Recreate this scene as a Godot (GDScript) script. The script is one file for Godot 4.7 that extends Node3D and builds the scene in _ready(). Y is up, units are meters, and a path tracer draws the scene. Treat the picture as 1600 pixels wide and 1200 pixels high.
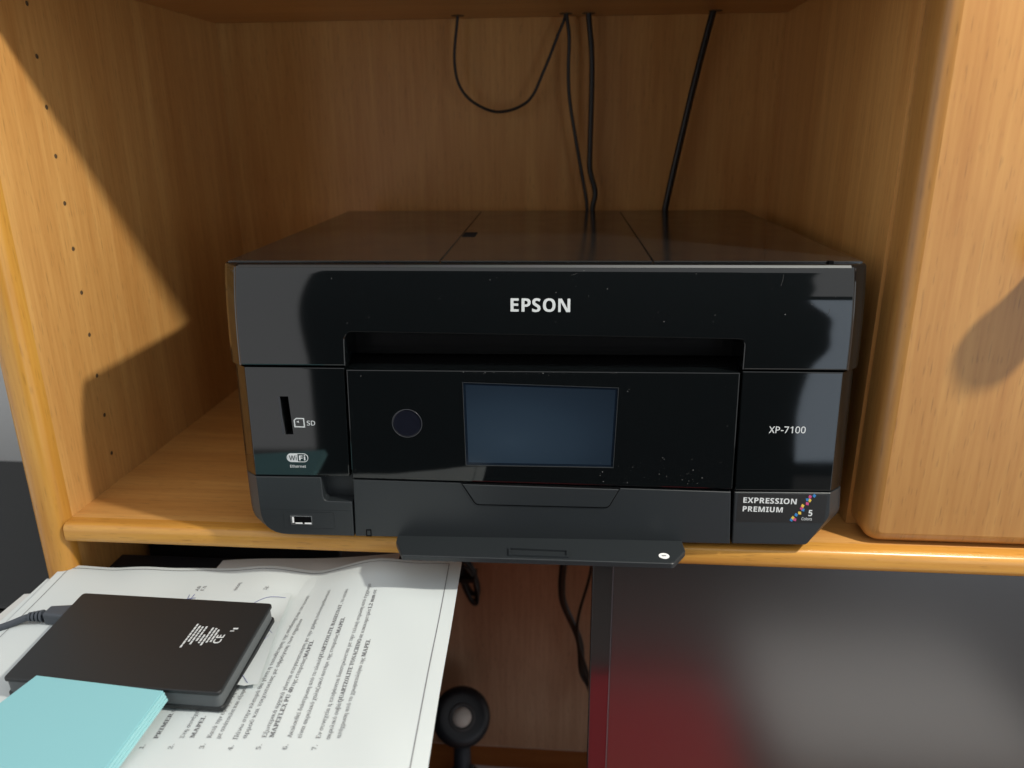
extends Node3D

const PRINTER_FIT := 0.99          # the printer's measured outline, in metres, times this
const XL := -0.3213                # inner face of the cabinet's left side
const XR := 0.2320                 # inner face of the cabinet's divider
const ZB := -0.3261                # front face of the back board
const YT := 0.3655                 # underside of the top shelf
const ZS := 0.0265                 # nose of the shelf
const DESK := -0.5155              # desk top under the cabinet
const LAMP_AT := Vector3(0.596, 0.71, 0.273)

var M := {}
var taken := {}
var rng := RandomNumberGenerator.new()


func _ready() -> void:
	rng.seed = 71
	camera_and_light()
	materials()
	build_setting()
	build_cabinet()
	build_printer()
	build_cables()
	build_monitor()
	build_papers()
	build_drive()
	build_small_things()
	build_room_things()


# ------------------------------------------------------------------ camera and light
func camera_and_light() -> void:
	var cam := Camera3D.new()
	cam.name = "camera"
	cam.rotation_order = EULER_ORDER_YXZ
	cam.rotation = Vector3(-0.3232, 0.0841, -0.0077)
	cam.position = Vector3(0.0396, 0.2654, 0.4829)
	cam.keep_aspect = Camera3D.KEEP_HEIGHT
	cam.fov = rad_to_deg(2.0 * atan(600.0 / 1197.16))
	cam.near = 0.01
	cam.far = 60.0
	var at := CameraAttributesPhysical.new()
	at.frustum_focal_length = 24.0 / (2.0 * 600.0 / 1197.16)
	at.frustum_focus_distance = 0.49
	at.frustum_near = 0.01
	at.frustum_far = 60.0
	at.exposure_aperture = 6.5
	cam.attributes = at
	add_child(cam)
	cam.current = true

	var env := Environment.new()
	env.background_mode = Environment.BG_COLOR
	env.background_color = lin(0.82, 0.82, 0.825)
	env.tonemap_mode = Environment.TONE_MAPPER_LINEAR
	env.tonemap_exposure = 1.18
	env.sdfgi_enabled = true
	env.ssao_enabled = true
	env.ssil_enabled = true
	var we := WorldEnvironment.new()
	we.name = "world_environment"
	we.environment = env
	add_child(we)

	var lamp := OmniLight3D.new()
	lamp.name = "lamp_light"
	lamp.position = LAMP_AT
	lamp.light_color = Color(1.0, 0.98, 0.93)
	lamp.light_energy = 0.78
	lamp.light_size = 0.02
	lamp.omni_range = 6.0
	lamp.omni_attenuation = 2.0
	lamp.shadow_enabled = true
	add_child(lamp)

	var win := AreaLight3D.new()
	win.name = "window_light"
	win.area_size = Vector2(1.24, 1.56)
	win.light_color = Color(0.86, 0.93, 1.0)
	win.light_energy = 0.85
	win.shadow_enabled = true
	win.position = Vector3(1.62, -0.27, 2.49)
	add_child(win)


# ------------------------------------------------------------------ helpers
func lin(r: float, g: float, b: float) -> Color:
	return Color(r, g, b).linear_to_srgb()


func numbered(called: String) -> String:
	if not taken.has(called):
		taken[called] = 0
		return called
	taken[called] += 1
	return "%s_%03d" % [called, taken[called]]


func thing(called: String, label: String, category: String, at := Vector3.ZERO, turn := 0.0, group := "") -> Node3D:
	var o := Node3D.new()
	o.name = numbered(called)
	add_child(o)
	o.position = at
	o.rotation.y = turn
	return tag(o, label, category, group)


func tag(o: Node3D, label: String, category: String, group := "") -> Node3D:
	o.set_meta("label", label)
	o.set_meta("category", category)
	if group:
		o.set_meta("group", group)
	return o


func fresh() -> SurfaceTool:
	var st := SurfaceTool.new()
	st.begin(Mesh.PRIMITIVE_TRIANGLES)
	st.set_smooth_group(-1)
	return st


func put(called: String, st: SurfaceTool, m: Material, parent: Node = self, fit := 1.0) -> MeshInstance3D:
	st.generate_normals()
	var mesh := st.commit()
	if fit != 1.0:
		var s2 := SurfaceTool.new()
		s2.begin(Mesh.PRIMITIVE_TRIANGLES)
		s2.append_from(mesh, 0, stance(fit))
		mesh = s2.commit()
	var o := MeshInstance3D.new()
	o.name = numbered(called) if parent == self else called
	o.mesh = mesh
	o.material_override = m
	parent.add_child(o, true)
	return o


# the printer's front leans back by two degrees from foot to lid
func stance(fit: float) -> Transform3D:
	if fit != PRINTER_FIT:
		return Transform3D(Basis.from_scale(Vector3.ONE * fit), Vector3.ZERO)
	return Transform3D(Basis(Vector3(fit, 0, 0), Vector3(0, 0.98 * fit, -0.036 * fit), Vector3(0, 0, fit)), Vector3(0, 0.0025, 0.0044) * fit)


func structure(o: Node3D) -> Node3D:
	o.set_meta("kind", "structure")
	return o


func tri(st: SurfaceTool, a: Vector3, b: Vector3, c: Vector3) -> void:   # counter-clockwise from outside
	st.add_vertex(a)
	st.add_vertex(c)
	st.add_vertex(b)


func quad(st: SurfaceTool, a: Vector3, b: Vector3, c: Vector3, d: Vector3) -> void:
	tri(st, a, b, c)
	tri(st, a, c, d)


func box(st: SurfaceTool, lo: Vector3, hi: Vector3) -> void:
	var p := []
	for i in 8:
		p.append(Vector3(hi.x if i & 1 else lo.x, hi.y if i & 2 else lo.y, hi.z if i & 4 else lo.z))
	quad(st, p[4], p[5], p[7], p[6])
	quad(st, p[1], p[0], p[2], p[3])
	quad(st, p[5], p[1], p[3], p[7])
	quad(st, p[0], p[4], p[6], p[2])
	quad(st, p[6], p[7], p[3], p[2])
	quad(st, p[0], p[1], p[5], p[4])


func flat(poly: PackedVector2Array, z: float) -> PackedVector3Array:
	var out := PackedVector3Array()
	for q in poly:
		out.append(Vector3(q.x, q.y, z))
	return out


func area(poly: PackedVector2Array) -> float:
	var s := 0.0
	for i in poly.size():
		s += poly[i].cross(poly[(i + 1) % poly.size()])
	return s / 2.0


func ccw(poly: PackedVector2Array) -> PackedVector2Array:
	if area(poly) < 0.0:
		poly.reverse()
	return poly


func inset(poly: PackedVector2Array, d: float) -> PackedVector2Array:
	var out := PackedVector2Array()
	var n := poly.size()
	for i in n:
		var e0 := (poly[i] - poly[(i + n - 1) % n]).normalized()
		var e1 := (poly[(i + 1) % n] - poly[i]).normalized()
		var n0 := Vector2(-e0.y, e0.x)
		var n1 := Vector2(-e1.y, e1.x)
		var m := n0 + n1
		out.append(poly[i] + m * d / maxf(0.5 * m.length_squared(), 0.3))
	return out


func rr(x0: float, y0: float, x1: float, y1: float, r: float, seg := 5) -> PackedVector2Array:
	var out := PackedVector2Array()
	var c := [Vector2(x1 - r, y0 + r), Vector2(x1 - r, y1 - r), Vector2(x0 + r, y1 - r), Vector2(x0 + r, y0 + r)]
	for k in 4:
		for i in seg + 1:
			out.append(c[k] + Vector2.from_angle(-PI / 2 + k * PI / 2 + i * PI / 2 / seg) * r)
	return out


func rounded(poly: PackedVector2Array, radii: Array, seg := 5) -> PackedVector2Array:   # corner radii, one per point
	poly = poly.duplicate()
	var out := PackedVector2Array()
	var n := poly.size()
	for i in n:
		var r: float = radii[i] if radii[i] >= 0.0013 else 0.0
		if r <= 0.0:
			out.append(poly[i])
			continue
		var a := (poly[(i + n - 1) % n] - poly[i]).normalized()
		var b := (poly[(i + 1) % n] - poly[i]).normalized()
		var half := a.angle_to(b) / 2.0
		var d := r / absf(tan(half))
		var p0 := poly[i] + a * d
		var p1 := poly[i] + b * d
		for k in seg + 1:
			var t := float(k) / seg
			out.append(p0 * (1 - t) * (1 - t) + poly[i] * 2 * t * (1 - t) + p1 * t * t)
	return out


func circle(c: Vector2, r: float, seg := 32) -> PackedVector2Array:
	var out := PackedVector2Array()
	for i in seg:
		out.append(c + Vector2.from_angle(TAU * i / seg) * r)
	return out


func cap(st: SurfaceTool, ring: PackedVector3Array, shape: PackedVector2Array, back := false) -> void:
	var t := Geometry2D.triangulate_polygon(shape)
	for i in range(0, t.size(), 3):
		var a := shape[t[i]]
		var positive := (shape[t[i + 1]] - a).cross(shape[t[i + 2]] - a) > 0.0
		if positive != back:
			tri(st, ring[t[i]], ring[t[i + 1]], ring[t[i + 2]])
		else:
			tri(st, ring[t[i]], ring[t[i + 2]], ring[t[i + 1]])


func skin(st: SurfaceTool, rings: Array, smooth := false) -> void:   # rings run counter-clockwise seen from ring 0's side
	st.set_smooth_group(1 if smooth else -1)
	for k in rings.size() - 1:
		var a: PackedVector3Array = rings[k]
		var b: PackedVector3Array = rings[k + 1]
		for i in a.size():
			var j := (i + 1) % a.size()
			quad(st, a[i], b[i], b[j], a[j])
	st.set_smooth_group(-1)


# a plate facing +z: rounded front edge, given thickness, an optional change of every point, and whether its front is closed here
func plate(st: SurfaceTool, poly: PackedVector2Array, z: float, thick: float, bevel: float, change = null, front := true, smooth := false) -> PackedVector2Array:
	poly = ccw(poly)
	var rings := []
	var face := inset(poly, bevel)
	for a in [0.0, 30.0, 60.0, 90.0]:
		var s := sin(deg_to_rad(a))
		rings.append(flat(inset(poly, bevel * (1.0 - s)), z - bevel * (1.0 - cos(deg_to_rad(a)))))
	if change != null and thick > 0.015:
		for dz in [0.0022, 0.0042, 0.0066, 0.0094]:
			rings.append(flat(poly, z - dz))
	rings.append(flat(poly, z - thick))
	if change != null:
		for r in rings:
			for i in r.size():
				r[i] = change.call(r[i])
	if front:
		cap(st, rings[0], face)
	skin(st, rings, smooth)
	cap(st, rings[-1], poly, true)
	return face


func cast(poly: PackedVector2Array, c: Vector2, dir: Vector2) -> Vector2:
	var best := c
	for i in poly.size():
		var hit = Geometry2D.segment_intersects_segment(c, c + dir * 5.0, poly[i], poly[(i + 1) % poly.size()])
		if hit != null and (hit - c).length() > (best - c).length():
			best = hit
	return best


# the flat face between a convex outline and a convex hole in it
func holed(st: SurfaceTool, outer: PackedVector2Array, hole: PackedVector2Array, z: float) -> void:
	var c := Vector2.ZERO
	for q in hole:
		c += q / hole.size()
	var angles := []
	for q in hole:
		angles.append((q - c).angle())
	for q in outer:
		angles.append((q - c).angle())
	angles.sort()
	var ins := []
	var outs := []
	var last := -99.0
	for a in angles:
		if a - last < 0.0005:
			continue
		last = a
		ins.append(cast(hole, c, Vector2.from_angle(a)))
		outs.append(cast(outer, c, Vector2.from_angle(a)))
	for i in ins.size():
		var j := (i + 1) % ins.size()
		quad(st, v3(outs[i], z), v3(outs[j], z), v3(ins[j], z), v3(ins[i], z))


func v3(q: Vector2, z: float) -> Vector3:
	return Vector3(q.x, q.y, z)


# the inside of a hole: its walls (with a small rounded lip) and its floor
func well(st: SurfaceTool, hole: PackedVector2Array, z: float, deep: float, with_floor := true) -> void:
	hole = ccw(hole)
	for i in hole.size():
		var j := (i + 1) % hole.size()
		quad(st, v3(hole[i], z), v3(hole[j], z), v3(hole[j], z - deep), v3(hole[i], z - deep))
	if with_floor:
		cap(st, flat(hole, z - deep), hole)


func smooth_path(pts: Array, steps := 8) -> PackedVector3Array:
	var out := PackedVector3Array()
	for i in pts.size() - 1:
		var a: Vector3 = pts[maxi(i - 1, 0)]
		var b: Vector3 = pts[i]
		var c: Vector3 = pts[i + 1]
		var d: Vector3 = pts[mini(i + 2, pts.size() - 1)]
		for k in steps:
			out.append(b.cubic_interpolate(c, a, d, float(k) / steps))
	out.append(pts[-1])
	return out


func tube(st: SurfaceTool, path: PackedVector3Array, r: float, seg := 12, flatten := 1.0) -> void:
	var rings := []
	var side := Vector3.RIGHT
	for i in path.size():
		var t := (path[mini(i + 1, path.size() - 1)] - path[maxi(i - 1, 0)]).normalized()
		side = (side - t * side.dot(t)).normalized()
		if side.length() < 0.5:
			side = t.cross(Vector3.UP).normalized()
		var up := t.cross(side)
		var ring := PackedVector3Array()
		for k in seg:
			var a := TAU * k / seg
			ring.append(path[i] + side * cos(a) * r + up * sin(a) * r * flatten)
		rings.append(ring)
	skin_tube(st, rings)


func skin_tube(st: SurfaceTool, rings: Array) -> void:
	st.set_smooth_group(1)
	for k in rings.size() - 1:
		var a: PackedVector3Array = rings[k]
		var b: PackedVector3Array = rings[k + 1]
		for i in a.size():
			var j := (i + 1) % a.size()
			quad(st, a[i], a[j], b[j], b[i])
	st.set_smooth_group(-1)
	for e in [0, rings.size() - 1]:
		var ring: PackedVector3Array = rings[e]
		var c := Vector3.ZERO
		for q in ring:
			c += q / ring.size()
		for i in ring.size():
			var j := (i + 1) % ring.size()
			if e == 0:
				tri(st, c, ring[j], ring[i])
			else:
				tri(st, c, ring[i], ring[j])


# a turned shape: profile of (radius, height) from bottom to top about an axis
func lathe(st: SurfaceTool, profile: Array, t := Transform3D(), seg := 32) -> void:
	var rings := []
	for q in profile:
		var ring := PackedVector3Array()
		for k in seg:
			var a := TAU * k / seg
			ring.append(t * Vector3(cos(a) * q.x, q.y, -sin(a) * q.x))
		rings.append(ring)
	skin_tube(st, rings)


# a board with one long rounded nose: cross-section in (u, v) with the nose towards +u, swept along w
func nosed(u0: float, u1: float, v0: float, v1: float, r: float, both := true) -> PackedVector2Array:
	var p := PackedVector2Array([Vector2(u0, v0), Vector2(u1, v0), Vector2(u1, v1), Vector2(u0, v1)])
	return rounded(p, [0.0, r, r if both else 0.002, 0.0], 8)


func sweep(st: SurfaceTool, section: PackedVector2Array, w0: float, w1: float, place: Callable) -> void:
	section = ccw(section)
	var a := PackedVector3Array()
	var b := PackedVector3Array()
	for q in section:
		a.append(place.call(q, w0))
		b.append(place.call(q, w1))
	var n := section.size()
	var e := (a[1] - a[0]).cross(a[2] - a[1])
	for i in range(1, n - 1):
		if e.length() < 1e-12:
			e = (a[i] - a[i - 1]).cross(a[(i + 1) % n] - a[i])
	var out := e.dot(b[0] - a[0]) < 0.0
	for i in n:
		var j := (i + 1) % n
		var soft := (section[i] - section[j]).length() < 0.008
		st.set_smooth_group(1 if soft else -1)
		if out:
			quad(st, a[i], b[i], b[j], a[j])
		else:
			quad(st, a[j], b[j], b[i], a[i])
	st.set_smooth_group(-1)
	cap(st, a, section, not out)
	cap(st, b, section, out)


func letters(called: String, text: String, font: Font, at: Rect2, z: float, m: Material, parent: Node, depth := 0.0003, skew := 0.0, bent := false) -> MeshInstance3D:
	var tm := TextMesh.new()
	tm.text = text
	tm.font = font
	tm.font_size = 64
	tm.pixel_size = 0.001
	tm.depth = 0.01
	tm.curve_step = 3.0
	var bb := tm.get_aabb()
	var arrays := tm.get_mesh_arrays()
	var vs: PackedVector3Array = arrays[Mesh.ARRAY_VERTEX]
	var idx = arrays[Mesh.ARRAY_INDEX]
	var out := fresh()
	var count: int = idx.size() if idx != null else vs.size()
	for i in count:
		var q: Vector3 = vs[idx[i]] if idx != null else vs[i]
		var u := (q.x - bb.position.x) / bb.size.x
		var w := (q.y - bb.position.y) / bb.size.y
		var bend := -lid_back(at.position.y + w * at.size.y) if bent else 0.0
		out.add_vertex(stance(PRINTER_FIT) * Vector3(at.position.x + u * at.size.x, at.position.y + w * at.size.y + skew * u, bend + z + (q.z - bb.position.z) / bb.size.z * depth))
	return put(called, out, m, parent)


# ------------------------------------------------------------------ materials
func plain(c: Color, rough := 0.5, metal := 0.0, spec := 0.5) -> StandardMaterial3D:
	var m := StandardMaterial3D.new()
	m.albedo_color = c
	m.roughness = rough
	m.metallic = metal
	m.metallic_specular = spec
	return m


func streaks(sd: int, freq: float, w: int, h: int, squash: int) -> PackedByteArray:
	var n := FastNoiseLite.new()
	n.seed = sd
	n.noise_type = FastNoiseLite.TYPE_SIMPLEX_SMOOTH
	n.frequency = freq
	n.fractal_octaves = 3
	var im := n.get_seamless_image(w, maxi(8, h / squash), false, false, 0.1, false)
	im.resize(w, h, Image.INTERPOLATE_CUBIC)
	im.convert(Image.FORMAT_L8)
	return im.get_data()


func wood_image(sd: int, pale := Vector3(216, 166, 99), deep := Vector3(185, 129, 68)) -> Image:
	var w := 1024
	var h := 1024
	var wide := streaks(sd, 0.006, w, h, 16)
	var mid := streaks(sd + 1, 0.028, w, h, 24)
	var fine := streaks(sd + 2, 0.16, w, h, 16)
	var pore := streaks(sd + 3, 0.35, w, h, 7)
	var cloud := streaks(sd + 4, 0.006, w, h, 2)
	var data := PackedByteArray()
	data.resize(w * h * 3)
	for i in w * h:
		var t := (wide[i] * 0.42 + mid[i] * 0.36 + cloud[i] * 0.22) / 255.0
		t = clampf((t - 0.5) * 1.7 + 0.5, 0.0, 1.0)
		t += (fine[i] / 255.0 - 0.5) * 0.6
		var c := deep.lerp(pale, clampf(t, -0.1, 1.1))
		if pore[i] > 168:
			c *= 1.0 - (pore[i] - 168) * 0.003
		data[i * 3] = int(clampf(c.x, 0, 255))
		data[i * 3 + 1] = int(clampf(c.y, 0, 255))
		data[i * 3 + 2] = int(clampf(c.z, 0, 255))
	return Image.create_from_data(w, h, false, Image.FORMAT_RGB8, data)


func wood(tex: Texture2D, tint: Color, rough: float, across := 1.7, along := 1.2, turned := false, shift := Vector3.ZERO) -> StandardMaterial3D:
	var m := StandardMaterial3D.new()
	m.albedo_texture = tex
	m.albedo_color = tint
	m.roughness = rough
	m.metallic_specular = 0.5
	m.uv1_triplanar = true
	m.uv1_world_triplanar = true
	m.uv1_triplanar_sharpness = 8.0
	m.uv1_scale = Vector3(along, across, across) if turned else Vector3(across, along, across)
	m.uv1_offset = shift
	return m


func materials() -> void:
	var im := wood_image(11)
	var up := ImageTexture.create_from_image(im)
	var im2 := wood_image(37)
	im2.rotate_90(CLOCKWISE)
	var level := ImageTexture.create_from_image(im2)
	M.wood_side = wood(up, Color(1, 1, 1), 0.36, 1.7, 1.1)
	M.wood_back = wood(up, Color(0.97, 0.97, 0.97), 0.4, 1.5, 1.0, false, Vector3(0.31, 0.2, 0.4))
	M.wood_door = wood(up, Color(0.83, 0.815, 0.775), 0.36, 1.6, 1.0, false, Vector3(0.63, 0.1, 0.2))
	M.wood_shelf = wood(level, Color(0.98, 0.97, 0.95), 0.36, 1.7, 1.1, true)
	M.wood_nose = wood(level, Color(0.97, 0.95, 0.78), 0.27, 1.7, 1.1, true, Vector3(0.2, 0.43, 0.1))
	M.wood_edge = wood(up, Color(0.98, 0.96, 0.76), 0.3, 1.7, 1.1, false, Vector3(0.2, 0.4, 0.1))
	var low_board := ImageTexture.create_from_image(wood_image(53, Vector3(208, 166, 134), Vector3(176, 130, 100)))
	M.wood_low = wood(low_board, Color(1, 1, 1), 0.42, 1.3, 1.0, false, Vector3(0.71, 0.6, 0.4))
	M.hole = plain(lin(0.11, 0.065, 0.03), 0.9)
	var smudge := NoiseTexture2D.new()
	smudge.width = 512
	smudge.height = 512
	smudge.seamless = true
	var sn := FastNoiseLite.new()
	sn.seed = 5
	sn.frequency = 0.012
	sn.fractal_octaves = 4
	smudge.noise = sn
	var ramp := Gradient.new()
	ramp.set_color(0, Color(0.75, 0.75, 0.75))
	ramp.set_color(1, Color(1, 1, 1))
	smudge.color_ramp = ramp
	M.gloss = plain(lin(0.003, 0.004, 0.0045), 0.045, 0.0, 0.55)
	M.gloss.roughness_texture = smudge
	M.gloss.uv1_triplanar = true
	M.gloss.uv1_scale = Vector3.ONE * 4.0
	M.top = plain(lin(0.011, 0.011, 0.011), 0.17)
	M.top.roughness_texture = smudge
	M.top.uv1_triplanar = true
	M.top.uv1_scale = Vector3.ONE * 4.0
	M.matte = plain(lin(0.017, 0.0205, 0.023), 0.40)
	M.core = plain(lin(0.002, 0.002, 0.0024), 0.9, 0.0, 0.2)
	M.well = plain(lin(0.006, 0.0065, 0.007), 0.3)
	M.silver = plain(lin(0.52, 0.55, 0.56), 0.35)
	M.print = plain(lin(0.6, 0.63, 0.64), 0.5)
	M.metal = plain(lin(0.7, 0.71, 0.72), 0.25, 1.0)
	M.ring = plain(lin(0.06, 0.063, 0.07), 0.3, 0.5)
	M.lens = plain(lin(0.007, 0.008, 0.014), 0.09)
	M.screen = plain(lin(0.006, 0.012, 0.022), 0.14)
	M.screen_edge = plain(lin(0.03, 0.033, 0.035), 0.3)
	M.display = plain(lin(0.008, 0.014, 0.022), 0.14)
	var glow_tex := GradientTexture2D.new()
	glow_tex.width = 256
	glow_tex.height = 256
	glow_tex.fill = GradientTexture2D.FILL_RADIAL
	glow_tex.fill_from = Vector2(0.30, 0.72)
	glow_tex.fill_to = Vector2(1.05, 0.05)
	var gr := Gradient.new()
	gr.set_color(0, Color(1, 1, 1))
	gr.set_color(1, Color(0.30, 0.31, 0.36))
	gr.add_point(0.45, Color(0.78, 0.8, 0.82))
	glow_tex.gradient = gr
	M.display.emission_enabled = true
	M.display.emission = Color(0.21, 0.268, 0.32)
	M.display.emission_operator = BaseMaterial3D.EMISSION_OP_MULTIPLY
	M.display.emission_texture = glow_tex
	M.display.emission_energy_multiplier = 0.36
	M.sticker = plain(lin(0.012, 0.012, 0.012), 0.4)
	M.cable = plain(lin(0.007, 0.007, 0.0075), 0.42)
	M.paper = plain(lin(0.585, 0.635, 0.64), 0.9)
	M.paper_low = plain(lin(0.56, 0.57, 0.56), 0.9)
	M.ink = plain(lin(0.13, 0.13, 0.14), 0.9)
	M.blue_ink = plain(lin(0.08, 0.09, 0.3), 0.9)
	M.teal = plain(lin(0.23, 0.50, 0.54), 0.8)
	M.teal_side = plain(lin(0.30, 0.58, 0.61), 0.85)
	M.white = plain(lin(0.8, 0.8, 0.8), 0.5)
	M.drive = plain(lin(0.009, 0.0105, 0.012), 0.5)
	M.drive_band = plain(lin(0.09, 0.1, 0.105), 0.5)
	M.plug = plain(lin(0.05, 0.06, 0.075), 0.5)
	M.wall = plain(lin(0.6, 0.63, 0.64), 0.95)
	M.desk = wood(level, Color(0.8, 0.68, 0.62), 0.4, 1.7, 1.1, true, Vector3(0.5, 0.1, 0.8))
	M.dark_box = plain(lin(0.02, 0.022, 0.03), 0.55)
	M.tv_screen = plain(lin(0.20, 0.195, 0.195), 0.22, 0.94)
	M.tv_bezel = plain(lin(0.16, 0.155, 0.16), 0.10, 0.94)
	M.tv_line = plain(lin(0.12, 0.11, 0.12), 0.3)
	M.grey_seat = plain(lin(0.64, 0.64, 0.64), 0.85)
	M.dark_wood = plain(lin(0.022, 0.023, 0.026), 0.8)
	M.red = plain(lin(0.45, 0.02, 0.032), 0.85)
	M.dust = plain(lin(0.2, 0.2, 0.195), 0.95)
	M.painted_glint = plain(Color(1, 1, 1), 0.55)  # carries the lid edge's highlight, painted in vertex colour
	M.painted_glint.vertex_color_use_as_albedo = true
	M.brown_knob = plain(lin(0.2, 0.085, 0.03), 0.35)


func font(called: String, bold := false) -> SystemFont:
	var f := SystemFont.new()
	f.font_names = PackedStringArray([called])
	f.font_weight = 700 if bold else 400
	return f


# ------------------------------------------------------------------ the setting
func build_setting() -> void:
	var st := fresh()
	box(st, Vector3(-2.6, -1.3, -0.62), Vector3(1.6, 1.6, -0.52))
	structure(tag(put("wall", st, M.wall), "plain grey wall behind the cabinet", "wall"))
	st = fresh()
	box(st, Vector3(-2.6, -1.36, -0.52), Vector3(2.6, -1.3, 3.2))
	structure(tag(put("floor", st, plain(lin(0.17, 0.155, 0.14), 0.5)), "pale floor below the desk", "floor"))


func build_cabinet() -> void:
	var t := thing("wall_cabinet", "open beech wood cabinet compartment with a door at its right, holding the printer", "cabinet")
	# left side: inner face pierced by a column of shelf-pin holes
	var zh := -0.0439
	var y0 := 0.3127
	var half := 0.016
	var zn := ZS - 0.012
	var st := fresh()
	var ylow := -0.20
	var ytop := 0.60
	var out_x := XL - 0.022
	quad(st, Vector3(out_x, ylow, ZB), Vector3(out_x, ylow, zn), Vector3(out_x, ytop, zn), Vector3(out_x, ytop, ZB))
	quad(st, Vector3(out_x, ylow, ZB), Vector3(XL, ylow, ZB), Vector3(XL, ylow, zn), Vector3(out_x, ylow, zn))
	var ya := y0 + 0.032 + half
	var yb := y0 - 0.032 * 9 - half
	for seg in [[zh + half, zn, ylow, ytop], [ZB, zh - half, ylow, ytop], [zh - half, zh + half, ya, ytop], [zh - half, zh + half, ylow, yb]]:
		quad(st, Vector3(XL, seg[2], seg[1]), Vector3(XL, seg[2], seg[0]), Vector3(XL, seg[3], seg[0]), Vector3(XL, seg[3], seg[1]))
	var pins := []
	for k in 11:
		var cy := y0 + 0.032 - 0.032 * k
		var hole := circle(Vector2(-zh, cy), 0.0017, 14)
		var cell := PackedVector2Array([Vector2(-zh - half, cy - half), Vector2(-zh + half, cy - half), Vector2(-zh + half, cy + half), Vector2(-zh - half, cy + half)])
		var s2 := fresh()
		holed(s2, cell, hole, 0.0)
		var ms: Array = s2.commit().surface_get_arrays(0)
		for q in ms[Mesh.ARRAY_VERTEX]:
			st.add_vertex(Vector3(XL, q.y, -q.x))
		pins.append(cy)
	var left := put("left_panel", st, M.wood_side, t)
	for cy in pins:
		st = fresh()
		lathe(st, [Vector2(0.0001, -0.004), Vector2(0.0017, -0.004), Vector2(0.0017, -0.0004)], Transform3D(Basis(Vector3.FORWARD, PI / 2), Vector3(XL, cy, zh)), 14)
		put("pin_hole", st, M.hole, left)
	st = fresh()
	sweep(st, nosed(zn + 0.0002, ZS, out_x - 0.0008, XL + 0.0008, 0.0105), ylow, ytop, func(q, w): return Vector3(q.y, w, q.x))
	put("edge_strip", st, M.wood_edge, left)
	# back
	st = fresh()
	box(st, Vector3(XL - 0.02, -0.0080, ZB - 0.008), Vector3(0.8, 0.6, ZB))
	put("back_panel", st, M.wood_back, t)
	st = fresh()
	box(st, Vector3(XL - 0.02, DESK, ZB - 0.008), Vector3(0.8, -0.0082, ZB))
	put("lower_back_panel", st, M.wood_low, t)
	# top shelf and bottom shelf, each with a nosed front edge
	st = fresh()
	box(st, Vector3(XL, YT, ZB + 0.0002), Vector3(XR, YT + 0.022, zn))
	var top := put("top_shelf", st, M.wood_shelf, t)
	st = fresh()
	sweep(st, nosed(zn + 0.0002, ZS - 0.004, YT + 0.0002, YT + 0.0222, 0.008), XL + 0.001, XR, func(q, w): return Vector3(w, q.y, q.x))
	put("edge_strip", st, M.wood_nose, top)
	st = fresh()
	box(st, Vector3(XL, -0.0147, ZB + 0.0002), Vector3(0.8, 0.0, zn))
	var low := put("bottom_shelf", st, M.wood_shelf, t)
	st = fresh()
	sweep(st, nosed(zn + 0.0002, ZS, -0.0149, 0.0002, 0.0058), XL + 0.001, 0.8, func(q, w): return Vector3(w, q.y, q.x))
	put("edge_strip", st, M.wood_nose, low)
	for hx in [-0.0754, 0.0262, 0.0474, 0.1632]:
		st = fresh()
		lathe(st, [Vector2(0.0001, 0.0), Vector2(0.0062, 0.0), Vector2(0.0062, 0.0006), Vector2(0.0001, 0.0006)], Transform3D(Basis(), Vector3(hx, YT - 0.0004, -0.304)), 24)
		put("cable_hole", st, M.hole, top)
	# divider, and the door that closes the next compartment
	st = fresh()
	box(st, Vector3(XR, 0.0004, ZB + 0.0002), Vector3(XR + 0.018, 0.6, -0.0135))
	put("divider", st, M.wood_side, t)
	st = fresh()
	plate(st, rounded(PackedVector2Array([Vector2(0.2338, 0.0012), Vector2(0.80, 0.0012), Vector2(0.80, 0.60), Vector2(0.2338, 0.60)]), [0.013, 0.0, 0.0, 0.0], 10), 0.0160, 0.028, 0.0085, null, true, true)
	var door := put("door", st, M.wood_door, t)
	st = fresh()
	lathe(st, [Vector2(0.0165, 0.0), Vector2(0.0155, 0.003), Vector2(0.0125, 0.007), Vector2(0.0120, 0.014), Vector2(0.0145, 0.021), Vector2(0.0175, 0.0255), Vector2(0.0180, 0.028), Vector2(0.0165, 0.0312), Vector2(0.010, 0.0345), Vector2(0.0001, 0.0355)], Transform3D(Basis(Vector3.RIGHT, PI / 2), Vector3(0.3245, 0.1985, 0.0158)), 36)
	put("knob", st, M.brown_knob, door)


# ------------------------------------------------------------------ the printer
func corner_turn(d: float) -> float:   # how far the rounded outer corner has swung out, d behind the front
	return clampf((d - 0.0006) / 0.0080, 0.0, 1.0)


func lid_back(y: float) -> float:
	return 0.0080 * pow(clampf((y - 0.1225) / 0.0640, 0.0, 1.03), 2.6) + 0.0022 * pow(clampf((y - 0.1838) / 0.0034, 0.0, 1.0), 2.0)


func split_edges(poly: PackedVector2Array, step: float) -> PackedVector2Array:
	var out := PackedVector2Array()
	for i in poly.size():
		var a := poly[i]
		var b := poly[(i + 1) % poly.size()]
		var n := maxi(1, int(ceil(absf(b.y - a.y) / step))) if absf(a.x) > 0.18 else 1
		for k in n:
			out.append(a.lerp(b, float(k) / n))
	return out


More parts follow.
